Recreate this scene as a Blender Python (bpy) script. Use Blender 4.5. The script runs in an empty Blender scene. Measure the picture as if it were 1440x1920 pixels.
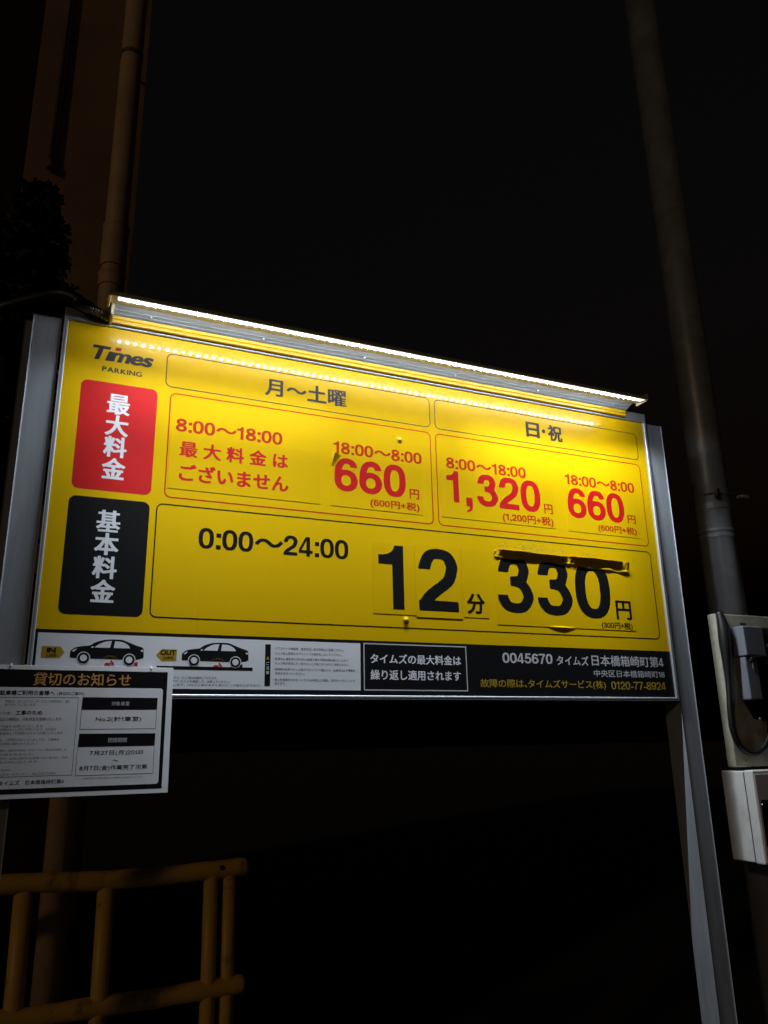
import bpy, bmesh, math, random
import numpy as np
from mathutils import Vector, Matrix
random.seed(7); np.random.seed(7)
SC = bpy.context.scene
COL = SC.collection

# ------------------------------------------------------------------ camera, sky, sun, exposure
ZB = 1.62                       # height of the bottom edge of the sign panel (m)
cam = bpy.data.cameras.new('camera')
cam.sensor_fit = 'VERTICAL'; cam.sensor_height = 36.0; cam.sensor_width = 27.0
cam.lens = 1466.47 / 1920 * 36.0
cam.clip_start = 0.05; cam.clip_end = 500
camo = bpy.data.objects.new('camera', cam); COL.objects.link(camo)
RGT = Vector((0.91505672, -0.40286948, -0.01916712))
DWN = Vector((0.09756031, 0.26720444, -0.95868857))
FWD = Vector((0.39134791, 0.87538447, 0.2838113))
m = Matrix((RGT, -DWN, -FWD)).transposed().to_4x4()
m.translation = Vector((0.0028, -1.87656, ZB - 0.11729))
camo.matrix_world = m
SC.camera = camo

SUN_EL, SUN_AZ = math.radians(18), math.radians(-58)    # weak warm street glow, from the left
w = bpy.data.worlds.new('World'); SC.world = w; w.use_nodes = True
nt = w.node_tree; bg = nt.nodes['Background']
sky = nt.nodes.new('ShaderNodeTexSky'); sky.sky_type = 'NISHITA'; sky.sun_disc = False
sky.sun_elevation = math.radians(-4); sky.sun_rotation = math.pi - SUN_AZ
mx = nt.nodes.new('ShaderNodeMix'); mx.data_type = 'RGBA'; mx.blend_type = 'MULTIPLY'; mx.inputs[0].default_value = 1.0
mx.inputs[7].default_value = (1.25, 1.0, 0.78, 1)
nt.links.new(sky.outputs[0], mx.inputs[6]); nt.links.new(mx.outputs[2], bg.inputs[0]); bg.inputs[1].default_value = 0.14
sun = bpy.data.lights.new('sun', 'SUN'); sun.energy = 0.11; sun.angle = math.radians(3)
sun.color = (1.0, 0.70, 0.42)
suno = bpy.data.objects.new('sun', sun); COL.objects.link(suno)
sd = Vector((math.sin(SUN_AZ) * math.cos(SUN_EL), -math.cos(SUN_AZ) * math.cos(SUN_EL), math.sin(SUN_EL)))
suno.rotation_euler = sd.to_track_quat('Z', 'Y').to_euler(); suno.location = sd * 20
SC.view_settings.view_transform = 'Standard'; SC.view_settings.look = 'None'
SC.view_settings.exposure = 0; SC.view_settings.gamma = 1
SC.cycles.max_bounces = 6; SC.cycles.diffuse_bounces = 3; SC.cycles.glossy_bounces = 3
SC.cycles.sample_clamp_indirect = 3.0; SC.cycles.use_denoising = True
SC.cycles.caustics_reflective = False

LED_NEAR_W, LED_FAR_W, LED_SIDE_W = 0.62, 3.15, 1.6     # watts of the LEDs' two beam lobes and of the added side spots
LED_EMIT = 230.0        # radiance of one LED lens

# ------------------------------------------------------------------ materials
def mat(name, col, rough=0.5, metal=0.0, var=0.0, vscale=8.0, bump=0.0, bscale=60.0, emit=None, coat=0.0, stretch=None, col2=None, spec=0.5, thr=None):
    M = bpy.data.materials.new(name); M.use_nodes = True
    t = M.node_tree; b = t.nodes['Principled BSDF']
    b.inputs['Base Color'].default_value = (*col, 1)
    b.inputs['Roughness'].default_value = rough; b.inputs['Metallic'].default_value = metal
    b.inputs['Specular IOR Level'].default_value = spec
    b.inputs['Coat Weight'].default_value = coat; b.inputs['Coat Roughness'].default_value = 0.022
    tc = t.nodes.new('ShaderNodeTexCoord')
    src = tc.outputs['Object']
    if stretch:
        mp = t.nodes.new('ShaderNodeMapping'); mp.inputs['Scale'].default_value = stretch
        t.links.new(src, mp.inputs[0]); src = mp.outputs[0]
    if var or col2:
        n = t.nodes.new('ShaderNodeTexNoise'); n.inputs['Scale'].default_value = vscale; n.inputs['Detail'].default_value = 6
        n.inputs['Roughness'].default_value = 0.65
        t.links.new(src, n.inputs['Vector'])
        r = t.nodes.new('ShaderNodeValToRGB')
        lo, hi = thr or (0.3, 0.7)
        r.color_ramp.elements[0].position = lo; r.color_ramp.elements[1].position = hi
        c2 = col2 or tuple(min(1, c * (1 - var)) for c in col)
        r.color_ramp.elements[0].color = (*c2, 1); r.color_ramp.elements[1].color = (*col, 1)
        t.links.new(n.outputs['Fac'], r.inputs[0]); t.links.new(r.outputs[0], b.inputs['Base Color'])
        rr = t.nodes.new('ShaderNodeMapRange'); rr.inputs[3].default_value = rough * 1.25; rr.inputs[4].default_value = rough * 0.85
        t.links.new(n.outputs['Fac'], rr.inputs[0]); t.links.new(rr.outputs[0], b.inputs['Roughness'])
    if bump:
        n2 = t.nodes.new('ShaderNodeTexNoise'); n2.inputs['Scale'].default_value = bscale; n2.inputs['Detail'].default_value = 3
        t.links.new(src, n2.inputs['Vector'])
        bp = t.nodes.new('ShaderNodeBump'); bp.inputs['Strength'].default_value = bump; bp.inputs['Distance'].default_value = 0.002
        t.links.new(n2.outputs['Fac'], bp.inputs['Height']); t.links.new(bp.outputs[0], b.inputs['Normal'])
        if coat: t.links.new(bp.outputs[0], b.inputs['Coat Normal'])
    if emit:
        b.inputs['Emission Color'].default_value = (*emit[0], 1); b.inputs['Emission Strength'].default_value = emit[1]
    return M

YEL = (0.80, 0.495, 0.002)
M_yellow = mat('yellow_sheet', YEL, 0.30, col2=(0.63, 0.375, 0.006), vscale=1.6, stretch=(26, 26, 1.6), thr=(0.20, 0.36), bump=0.006, bscale=90, coat=0.9, spec=0.25)
M_sticker = mat('sticker_yellow', (0.79, 0.488, 0.002), 0.30, var=0.05, vscale=6, bump=0.006, bscale=90, coat=0.8, spec=0.25)
M_red = mat('red_print', (0.66, 0.012, 0.012), 0.42, var=0.12, vscale=9, spec=0.3)
M_redline = mat('red_ink', (0.52, 0.022, 0.003), 0.5, var=0.1, spec=0.15)
M_rednum = mat('red_number', (0.60, 0.010, 0.010), 0.5, var=0.1, vscale=12, spec=0.15)
M_black = mat('black_print', (0.008, 0.008, 0.009), 0.35, spec=0.35)
M_dark = mat('dark_ink', (0.022, 0.020, 0.022), 0.45, spec=0.25)
M_navy = mat('navy_ink', (0.034, 0.034, 0.052), 0.45, spec=0.25)  # slightly lighter and bluer than the dark ink
M_white = mat('white_print', (0.80, 0.82, 0.88), 0.4)
M_grey = mat('grey_print', (0.56, 0.57, 0.61), 0.4)
M_gold = mat('gold_print', (0.42, 0.27, 0.02), 0.4)
M_orange = mat('orange_print', (0.50, 0.24, 0.05), 0.45)
M_alu = mat('aluminium', (0.56, 0.60, 0.66), 0.42, 0.55, var=0.25, vscale=3, stretch=(40, 40, 1.5))
M_post = mat('galvanised_post', (0.42, 0.45, 0.50), 0.50, 0.15, var=0.30, vscale=3.0, stretch=(14, 14, 1.6), bump=0.04, bscale=220)
M_lampalu = mat('lamp_aluminium', (0.30, 0.36, 0.45), 0.35, 0.3, var=0.12, vscale=5)
M_lampyel = mat('lamp_yellow', (0.75, 0.47, 0.01), 0.4, var=0.1, vscale=6)
M_visor = mat('visor_cream', (0.52, 0.47, 0.30), 0.45, var=0.12, vscale=9)
M_led = mat('led_lens', (1, 1, 1), 0.3, emit=((0.88, 0.93, 1.0), LED_EMIT))
M_strip = mat('led_strip_white', (0.85, 0.86, 0.88), 0.5, emit=((0.88, 0.93, 1.0), 1.6))
M_gland = mat('cable_gland_plastic', (0.075, 0.060, 0.040), 0.5)
M_cable = mat('black_cable', (0.012, 0.012, 0.013), 0.45)
M_paper = mat('paper', (0.74, 0.75, 0.79), 0.34, var=0.16, vscale=5, coat=0.3, bump=0.10, bscale=7)
M_film = mat('laminate_margin', (0.82, 0.84, 0.88), 0.22, var=0.15, vscale=9, coat=0.4, bump=0.12, bscale=9)
M_ink = mat('printer_black', (0.008, 0.007, 0.008), 0.25)
M_inkgrey = mat('printer_grey', (0.16, 0.16, 0.17), 0.4)
M_inkred = mat('printer_red', (0.18, 0.05, 0.04), 0.4)
M_curl = mat('curled_sticker', (0.80, 0.49, 0.012), 0.24, 0.15, var=0.12, vscale=24)
M_rail = mat('yellow_rail_paint', (0.80, 0.46, 0.085), 0.42, var=0.30, vscale=9, col2=(0.16, 0.08, 0.03), thr=(0.30, 0.46), bump=0.06, bscale=40)
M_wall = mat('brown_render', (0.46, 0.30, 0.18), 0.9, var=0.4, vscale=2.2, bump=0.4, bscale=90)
M_wallshade = mat('shaded_wall', (0.022, 0.014, 0.011), 0.9, var=0.4, vscale=2)  # unlit parts of the wall, their shade painted in as a darker brown
M_drain = mat('brown_pipe', (0.72, 0.48, 0.28), 0.55, var=0.3, vscale=4)
M_conduit = mat('conduit_grey', (0.15, 0.115, 0.085), 0.5, var=0.2)
M_pole = mat('steel_pole', (0.36, 0.38, 0.41), 0.40, 0.2, var=0.45, vscale=7, bump=0.15, bscale=90)
M_board = mat('beige_board', (0.50, 0.47, 0.37), 0.6, var=0.5, vscale=9, thr=(0.30, 0.62))
M_meter = mat('meter_grey', (0.20, 0.22, 0.26), 0.45, var=0.15, vscale=10)
M_meterdark = mat('meter_dark', (0.045, 0.045, 0.05), 0.45, var=0.2, vscale=10)
M_cab = mat('cabinet_white', (0.88, 0.88, 0.87), 0.4, var=0.28, vscale=11, thr=(0.28, 0.55))
M_cabpanel = mat('cabinet_grey_panel', (0.66, 0.60, 0.60), 0.5, var=0.15, vscale=6)
M_window = mat('display_glass', (0.012, 0.004, 0.014), 0.08, var=0.3, vscale=30)
M_brass = mat('brass_screw', (0.60, 0.38, 0.12), 0.3, 0.8)
M_bolt = mat('zinc_bolt', (0.62, 0.62, 0.62), 0.35, 0.5)
M_leaf = mat('dark_leaf', (0.012, 0.018, 0.013), 0.6, var=0.5, vscale=5)
M_deadleaf = mat('brown_leaf', (0.060, 0.034, 0.022), 0.7, var=0.5, vscale=8)
M_bark = mat('bark', (0.05, 0.035, 0.025), 0.9, var=0.4, vscale=10)
M_asph = mat('asphalt', (0.05, 0.05, 0.052), 0.9, var=0.4, vscale=30, bump=0.4, bscale=200)
M_residue = mat('glue_residue', (0.72, 0.58, 0.20), 0.5, var=0.3, vscale=60)

# ------------------------------------------------------------------ object helpers
def W(x, d, z):
    """sign millimetres (x from the panel's left edge, d out of the panel, z from its bottom edge) -> metres"""
    return (x / 1000.0, -d / 1000.0, ZB + z / 1000.0)

def thing(name, label, cat, loc=(0, 0, 0), group=None):
    o = bpy.data.objects.new(name, None); o.empty_display_size = 0.1
    COL.objects.link(o); o.location = loc
    o['label'] = label; o['category'] = cat
    if group: o['group'] = group
    return o

def tag(o, label, cat, group=None):
    o['label'] = label; o['category'] = cat
    if group: o['group'] = group
    return o

def wloc(o):
    v = Vector(o.location)
    while o.parent: o = o.parent; v += Vector(o.location)
    return v

def obj(name, verts, faces, material, parent=None, smooth=False, origin=None):
    me = bpy.data.meshes.new(name)
    org = Vector(origin) if origin is not None else (wloc(parent) if parent else Vector((0, 0, 0)))
    me.from_pydata([tuple(Vector(v) - org) for v in verts], [], faces)
    if smooth:
        me.polygons.foreach_set('use_smooth', [True] * len(me.polygons))
    me.update()
    if material: me.materials.append(material)
    o = bpy.data.objects.new(name, me); COL.objects.link(o)
    if parent:
        o.parent = parent; o.location = org - wloc(parent)
    else: o.location = org
    return o

class MB:
    """collects shapes for ONE mesh"""
    def __init__(s): s.v = []; s.f = []; s.sm = False
    def add(s, v, f):
        n = len(s.v); s.v += list(v); s.f += [tuple(i + n for i in q) for q in f]; return s
    def box(s, x0, x1, d0, d1, z0, z1):
        v = [W(x, d, z) for x in (x0, x1) for d in (d0, d1) for z in (z0, z1)]
        return s.add(v, [(0, 1, 3, 2), (4, 6, 7, 5), (0, 4, 5, 1), (2, 3, 7, 6), (0, 2, 6, 4), (1, 5, 7, 3)])
    def bbox(s, x0, x1, d0, d1, z0, z1, r=2.0, seg=2):
        bm = bmesh.new(); bmesh.ops.create_cube(bm, size=1)
        for v in bm.verts:
            v.co = Vector(((x0 + x1) / 2 + v.co.x * (x1 - x0), (d0 + d1) / 2 + v.co.y * (d1 - d0), (z0 + z1) / 2 + v.co.z * (z1 - z0)))
        bmesh.ops.bevel(bm, geom=list(bm.edges), offset=r, segments=seg, affect='EDGES', profile=0.5)
        bm.verts.index_update()
        s.add([W(*v.co) for v in bm.verts], [tuple(v.index for v in f.verts) for f in bm.faces]); bm.free(); return s
    def prism_x(s, prof, x0, x1, taper=0.0):
        """(d,z) profile swept along x; taper widens with d for slanted ends"""
        n = len(prof)
        v = [W(x0, d, z) for d, z in prof] + [W(x1, d, z) for d, z in prof]
        f = [(i, (i + 1) % n, (i + 1) % n + n, i + n) for i in range(n)] + [tuple(range(n))[::-1], tuple(range(n, 2 * n))]
        return s.add(v, f)
    def prism_y(s, pts, d0, d1):
        n = len(pts); v = [W(x, d0, z) for x, z in pts] + [W(x, d1, z) for x, z in pts]
        return s.add(v, [(i, (i + 1) % n, (i + 1) % n + n, i + n) for i in range(n)] + [tuple(range(n))[::-1], tuple(range(n, 2 * n))])
    def tube(s, pts, r, n=14, caps=True):
        pts = [Vector(p) for p in pts]; rs = r if isinstance(r, (list, tuple)) else [r] * len(pts)
        rings = []; prev = None
        for i, p in enumerate(pts):
            t = (pts[min(i + 1, len(pts) - 1)] - pts[max(i - 1, 0)])
            t = t.normalized() if t.length > 1e-9 else Vector((0, 0, 1))
            if prev is None:
                a = t.orthogonal().normalized()
            else:
                a = (prev - t * prev.dot(t)); a = a.normalized() if a.length > 1e-6 else t.orthogonal().normalized()
            prev = a; b = t.cross(a)
            rings.append([p + (a * math.cos(2 * math.pi * k / n) + b * math.sin(2 * math.pi * k / n)) * rs[i] for k in range(n)])
        v = [q for rg in rings for q in rg]; f = []
        for i in range(len(rings) - 1):
            for k in range(n):
                f.append((i * n + k, i * n + (k + 1) % n, (i + 1) * n + (k + 1) % n, (i + 1) * n + k))
        if caps: f += [tuple(range(n))[::-1], tuple(range(len(v) - n, len(v)))]
        return s.add(v, f)
    def dome(s, c, r, squash=0.5, axis='d', n=14, m=5):
        """shallow dome on the panel, pole toward the viewer"""
        v = []; f = []
        for j in range(m):
            a = math.pi / 2 * j / m
            for k in range(n):
                b = 2 * math.pi * k / n
                v.append(W(c[0] + r * math.cos(a) * math.cos(b), c[1] + r * squash * math.sin(a), c[2] + r * math.cos(a) * math.sin(b)))
        v.append(W(c[0], c[1] + r * squash, c[2]))
        for j in range(m - 1):
            for k in range(n): f.append((j * n + k, j * n + (k + 1) % n, (j + 1) * n + (k + 1) % n, (j + 1) * n + k))
        for k in range(n): f.append(((m - 1) * n + k, (m - 1) * n + (k + 1) % n, len(v) - 1))
        return s.add(v, f)
    def ball(s, c, r):
        bm = bmesh.new(); bmesh.ops.create_icosphere(bm, subdivisions=2, radius=r)
        s.add([W(c[0] + v.co.x, c[1] + v.co.y, c[2] + v.co.z) for v in bm.verts], [tuple(v.index for v in f.verts) for f in bm.faces]); bm.free(); return s
    def poly(s, pts, d):
        return s.add([W(x, d, z) for x, z in pts], [tuple(range(len(pts)))])
    def rrect(s, x0, x1, z0, z1, r, d):
        return s.poly(rr(x0, x1, z0, z1, r), d)
    def ring(s, x0, x1, z0, z1, r, wd, d):
        a = rr(x0, x1, z0, z1, r); b = rr(x0 + wd, x1 - wd, z0 + wd, z1 - wd, max(r - wd, 0.3)); n = len(a)
        return s.add([W(x, d, z) for x, z in a + b], [(i, (i + 1) % n, (i + 1) % n + n, i + n) for i in range(n)])
    def ellipse(s, cx, cz, rx, rz, d, n=28):
        return s.poly([(cx + rx * math.cos(2 * math.pi * k / n), cz + rz * math.sin(2 * math.pi * k / n)) for k in range(n)], d)
    def eling(s, cx, cz, r0, r1, d, n=28):
        a = [(cx + r1 * math.cos(2 * math.pi * k / n), cz + r1 * math.sin(2 * math.pi * k / n)) for k in range(n)]
        b = [(cx + r0 * math.cos(2 * math.pi * k / n), cz + r0 * math.sin(2 * math.pi * k / n)) for k in range(n)]
        return s.add([W(x, d, z) for x, z in a + b], [(i, (i + 1) % n, (i + 1) % n + n, i + n) for i in range(n)])
    def out(s, name, material, parent=None, smooth=False, origin=None):
        return obj(name, s.v, s.f, material, parent, smooth, origin)

def rr(x0, x1, z0, z1, r, n=6):
    p = []
    for cx, cz, a0 in ((x1 - r, z1 - r, 0), (x0 + r, z1 - r, 90), (x0 + r, z0 + r, 180), (x1 - r, z0 + r, 270)):
        for k in range(n + 1):
            a = math.radians(a0 + 90 * k / n); p.append((cx + r * math.cos(a), cz + r * math.sin(a)))
    return p

# ------------------------------------------------------------------ lettering: outlines thickened with a distance field
def contour(val, xs, ys):
    """marching squares at 0 (inside < 0) -> closed loops"""
    ins = val < 0
    code = ins[:-1, :-1] * 1 + ins[:-1, 1:] * 2 + ins[1:, 1:] * 4 + ins[1:, :-1] * 8
    J, I = np.nonzero((code != 0) & (code != 15))
    nxt = {}
    T = {1: [(3, 0)], 2: [(0, 1)], 3: [(3, 1)], 4: [(1, 2)], 5: [(3, 0), (1, 2)], 6: [(0, 2)], 7: [(3, 2)], 8: [(2, 3)],
         9: [(2, 0)], 10: [(0, 1), (2, 3)], 11: [(2, 1)], 12: [(1, 3)], 13: [(1, 0)], 14: [(0, 3)]}
    def key(j, i, e):
        return (j, i, 0) if e == 0 else (j, i + 1, 1) if e == 1 else (j + 1, i, 0) if e == 2 else (j, i, 1)
    for j, i in zip(J.tolist(), I.tolist()):
        for a, b in T[int(code[j, i])]: nxt[key(j, i, a)] = key(j, i, b)
    def pt(k):
        j, i, o = k
        if o == 0: a, b = val[j, i], val[j, i + 1]; t = a / (a - b); return (xs[i] + t * (xs[i + 1] - xs[i]), ys[j])
        a, b = val[j, i], val[j + 1, i]; t = a / (a - b); return (xs[i], ys[j] + t * (ys[j + 1] - ys[j]))
    loops = []
    while nxt:
        k0, k = next(iter(nxt.items())); lp = [k0]; del nxt[k0]
        while k != k0 and k in nxt: lp.append(k); k2 = nxt.pop(k); k = k2
        if len(lp) > 5: loops.append(np.array([pt(q) for q in lp]))
    return loops

def simplify(lp, tol):
    """drop points that lie on a straight run"""
    keep = [0]; n = len(lp); i = 0
    while i < n - 1:
        j = min(i + 2, n - 1)
        while j < n - 1 and j - i < 14:
            seg = lp[j + 1] - lp[i]; L = np.hypot(*seg) + 1e-9
            q = lp[i + 1:j + 1] - lp[i]
            if np.abs(q[:, 0] * seg[1] - q[:, 1] * seg[0]).max() / L > tol: break
            j += 1
        keep.append(j); i = j
    if keep[-1] == n - 1 and len(keep) > 4: pass
    return lp[sorted(set(keep))]

def segdist(X, Y, segs, p=2):
    D = np.full(X.shape, 1e9)
    for (x0, y0, x1, y1) in segs:
        dx, dy = x1 - x0, y1 - y0; L = dx * dx + dy * dy + 1e-12
        t = np.clip(((X - x0) * dx + (Y - y0) * dy) / L, 0, 1)
        ex, ey = X - x0 - t * dx, Y - y0 - t * dy
        ex *= ex; ey *= ey
        if p == 4: ex *= ex; ey *= ey
        D = np.minimum(D, ex + ey)
    return np.sqrt(D) if p == 2 else np.sqrt(np.sqrt(D))

def smoothpts(p, k=6):
    p = [np.array(q, float) for q in p]; o = []
    for i in range(len(p) - 1):
        a = p[max(i - 1, 0)]; b = p[i]; c = p[i + 1]; d = p[min(i + 2, len(p) - 1)]
        for t in np.linspace(0, 1, k, endpoint=False):
            o.append(0.5 * (2 * b + (c - a) * t + (2 * a - 5 * b + 4 * c - d) * t * t + (3 * b - a - 3 * c + d) * t ** 3))
    o.append(p[-1]); return o

def sqel(cx, cy, rx, ry, e=2.4, n=44):
    o = []
    for k in range(n + 1):
        a = 2 * math.pi * k / n; c, s = math.cos(a), math.sin(a)
        o.append((cx + rx * math.copysign(abs(c) ** (2 / e), c), cy + ry * math.copysign(abs(s) ** (2 / e), s)))
    return o

def digit_loops(ch, hx, hy):
    """grotesque numerals, height 1"""
    Wd = 0.68
    if ch == '1':
        s = hx * 2; x1 = 0.24 + s
        return [np.array([(0.24, 0), (x1, 0), (x1, 1), (x1 - 0.155, 1), (x1 - 0.17, 0.945), (x1 - 0.21, 0.895), (x1 - 0.27, 0.862), (x1 - 0.34, 0.845), (0, 0.838), (0, 0.838 - 1.75 * hy), (0.24, 0.838 - 1.75 * hy)])], x1 + 0.10
    if ch == '4':
        a = hx * 1.9; b = hy * 1.9
        return [np.array([(0.37, 0), (0.37, 0.16), (0, 0.16), (0, 0.16 + b * 1.1), (0.34, 1), (0.37 + a, 1), (0.37 + a, 0.16 + b), (0.68, 0.16 + b), (0.68, 0.16), (0.37 + a, 0.16), (0.37 + a, 0)]),
                np.array([(0.37, 0.16 + b), (0.37, 0.80), (0.125, 0.16 + b)])], Wd
    if ch == '7':
        return [np.array([(0, 1 - 2 * hy), (0, 1), (0.66, 1), (0.66, 1 - 1.8 * hy), (0.50, 0.62), (0.42, 0.40), (0.36, 0.18), (0.335, 0), (0.335 - 2 * hx, 0), (0.18, 0.22), (0.27, 0.48), (0.38, 0.70), (0.47, 1 - 2 * hy)])], 0.66
    st = []; clips = []; boxes = []
    if ch == '0': st = [sqel(0.34, 0.5, 0.34 - hx, 0.5 - hy, 2.5)]
    if ch == '8': st = [sqel(0.34, 0.745, 0.31 - hx, 0.255 - hy, 2.2), sqel(0.34, 0.28, 0.34 - hx, 0.28 - hy, 2.2)]
    if ch in '69':
        st = [sqel(0.34, 0.325, 0.34 - hx, 0.325 - hy, 2.2), smoothpts([(hx, 0.36), (hx, 0.50), (hx + 0.012, 0.62), (hx + 0.055, 0.77), (0.24, 0.885), (0.35, 1 - hy), (0.47, 0.895), (0.545, 0.82), (0.57, 0.72)])]
        clips = [(0.40, 0.8, 0.652, 0.735)]
    if ch == '3':
        st = [smoothpts([(0.035 + hx, 0.66), (0.04 + hx, 0.74), (0.20, 0.875), (0.335, 1 - hy), (0.47, 0.885), (0.625 - hx, 0.77), (0.625 - hx, 0.70), (0.47, 0.575), (0.36, 0.545), (0.25, 0.54)]),
              smoothpts([(0.25, 0.54), (0.38, 0.53), (0.50, 0.48), (0.68 - hx, 0.34), (0.68 - hx, 0.24), (0.49, 0.115), (0.34, hy), (0.19, 0.115), (hx + 0.015, 0.22), (hx, 0.32)])]
        clips = [(-0.1, 0.285 - hx * 0.3, 0.30, 0.69)]
    if ch == '2':
        st = [smoothpts([(hx, 0.60), (hx + 0.008, 0.70), (0.19, 0.875), (0.34, 1 - hy), (0.49, 0.88), (0.66 - hx, 0.75), (0.66 - hx, 0.66), (0.50, 0.49), (0.34, 0.36), (0.20, 0.245), (0.125, 0.15), (0.11, 0.08)])]
        boxes = [(0.0, 0.66, 0.0, 2 * hy)]; clips = [(-0.1, 0.33, 0.44, 0.655), (-1, 2, -1, 0.0), (-1, 0.0, -1, 0.30)]
    if ch == '5':
        st = [smoothpts([(hx, 0.30), (hx + 0.01, 0.22), (0.18, 0.125), (0.32, hy), (0.49, 0.13), (0.67 - hx, 0.28), (0.67 - hx, 0.39), (0.49, 0.545), (0.34, 0.58), (0.20, 0.53), (hx + 0.04, 0.47)]),
              [(0.06 + hx, 0.48), (0.11 + hx, 0.92)]]
        boxes = [(0.10, 0.62, 1 - 2 * hy, 1.0)]; clips = [(-0.1, 0.30, 0.285, 0.445)]
    xs = np.arange(-0.06, 0.78, 0.0135); ys = np.arange(-0.06, 1.07, 0.0135)
    X, Y = np.meshgrid(xs, ys); V = np.full(X.shape, 9.0)
    for p in st:
        V = np.minimum(V, segdist(X / hx, Y / hy, [(a[0] / hx, a[1] / hy, b[0] / hx, b[1] / hy) for a, b in zip(p[:-1], p[1:])]) - 1)
    V = V * min(hx, hy)
    for (a, b, c, e) in boxes: V = np.minimum(V, np.maximum(np.maximum(a - X, X - b), np.maximum(c - Y, Y - e)))
    for (a, b, c, e) in clips: V = np.maximum(V, -np.maximum(np.maximum(a - X, X - b), np.maximum(c - Y, Y - e)))
    V[np.abs(V) < 1e-7] = 1e-7
    L = [simplify(l, 0.0025) for l in contour(V, xs, ys)]
    if ch == '9': L = [np.stack([0.68 - l[:, 0], 1 - l[:, 1]], 1) for l in L]
    return L, Wd

def text_mesh(s):
    c = bpy.data.curves.new('t', 'FONT'); c.body = s
    o = bpy.data.objects.new('t', c); COL.objects.link(o)
    dg = bpy.context.evaluated_depsgraph_get(); dg.update()
    me = bpy.data.meshes.new_from_object(o.evaluated_get(dg))
    n = len(me.vertices); v = np.zeros(n * 3); me.vertices.foreach_get('co', v); v = v.reshape(-1, 3)[:, :2]
    f = [tuple(p.vertices) for p in me.polygons]
    bpy.data.objects.remove(o); bpy.data.curves.remove(c); bpy.data.meshes.remove(me)
    return v, f

RAW = {}
def raw_glyph(ch):
    if ch not in RAW:
        v, f = text_mesh(ch); cnt = {}
        for p in f:
            for a, b in zip(p, p[1:] + p[:1]): cnt[(min(a, b), max(a, b))] = cnt.get((min(a, b), max(a, b)), 0) + 1
        RAW[ch] = (v, [e for e, k in cnt.items() if k == 1], f)
    return RAW[ch]

GL = {}
NARROW = {'、': 0.5, '。': 0.55, '・': 0.5, '（': 0.5, '）': 0.5, '(': 0.36, ')': 0.36, ' ': 0.32, '　': 0.9, '-': 0.42, '.': 0.3, ':': 0.33, ',': 0.27}
def glyph(ch, bold):
    """-> loops in em units and advance"""
    k = (ch, bold)
    if k in GL: return GL[k]
    cap = 0.73
    if ch in '0123456789':
        hx = 0.066 + bold * 1.15; hy = 0.056 + bold * 0.95
        L, a = digit_loops(ch, hx, hy); r = ([l * cap for l in L], a * cap + 0.035)
    elif ch in ' 　': r = ([], NARROW[ch])
    elif ch in ':,':
        q = 0.052 + bold
        sq = lambda y: np.array([(0.04, y), (0.04 + 2 * q, y), (0.04 + 2 * q, y + 2 * q), (0.04, y + 2 * q)])
        L = [sq(0.0), sq(0.42)] if ch == ':' else [np.array([(0.04, 0.0), (0.04, 2 * q), (0.04 + 2 * q, 2 * q), (0.04 + 2 * q, 0), (0.04 + 1.7 * q, -0.09), (0.06, -0.15), (0.05, -0.10), (0.04 + q, -0.06), (0.04 + q, 0)])]
        r = (L, 0.08 + 2 * q)
    else:
        v, e, f = raw_glyph(ch)
        segs = [(*v[a], *v[b]) for a, b in e]
        x0, y0 = v.min(0) - bold - 0.04; x1, y1 = v.max(0) + bold + 0.04
        st = 0.011
        xs = np.arange(x0, x1 + st, st); ys = np.arange(y0, y1 + st, st); X, Y = np.meshgrid(xs, ys)
        ky = 0.42 if ch in '最基曜繰' else 0.62 if len(segs) > 70 else 0.85      # heavy type keeps its bars thinner than its stems
        D = segdist(X, Y / ky, [(a, c / ky, e2, g2 / ky) for a, c, e2, g2 in segs], 4); ins = np.zeros(X.shape, bool)
        for (ax, ay, bx, by) in segs:
            if ay == by: continue
            c = (ay > Y) != (by > Y); ins ^= c & (X < (bx - ax) * (Y - ay) / (by - ay) + ax)
        V = np.where(ins, -D, D) - bold; V[np.abs(V) < 1e-7] = 1e-7
        L = [simplify(l, 0.0025) for l in contour(V, xs, ys)]
        if ord(ch) > 0x2000 and ch not in NARROW: adv = 1.0
        else:
            lo = v[:, 0].min(); L = [l - np.array([lo - 0.04, 0]) for l in L]; adv = v[:, 0].max() - lo + 0.09
        r = (L, adv)
    GL[k] = r; return r

def fill(loops):
    c = bpy.data.curves.new('t', 'CURVE'); c.dimensions = '2D'; c.fill_mode = 'BOTH'
    for l in loops:
        sp = c.splines.new('POLY'); sp.points.add(len(l) - 1); sp.use_cyclic_u = True
        co = np.zeros((len(l), 4)); co[:, :2] = l; co[:, 3] = 1; sp.points.foreach_set('co', co.ravel())
    o = bpy.data.objects.new('t', c); COL.objects.link(o)
    dg = bpy.context.evaluated_depsgraph_get(); dg.update()
    me = bpy.data.meshes.new_from_object(o.evaluated_get(dg))
    v = np.zeros(len(me.vertices) * 3); me.vertices.foreach_get('co', v); v = v.reshape(-1, 3)[:, :2]
    f = [tuple(p.vertices) for p in me.polygons]
    bpy.data.objects.remove(o); bpy.data.curves.remove(c); bpy.data.meshes.remove(me)
    return v, f

FM = {}
def write(mb, s, x0, x1, z0, z1, d, bold=0.03, shear=0.0, track=0.0):
    """the words s fitted into the box x0..x1, z0..z1 (mm) on the plane d"""
    parts = []; x = 0
    for ch in s:
        L, adv = glyph(ch, bold)
        if L:
            k = (ch, bold)
            if k not in FM: FM[k] = fill(L)
            v, f = FM[k]; parts.append((v + np.array([x, 0]), f))
        x += adv + track
    fit(mb, parts, x0, x1, z0, z1, d, shear)

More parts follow.
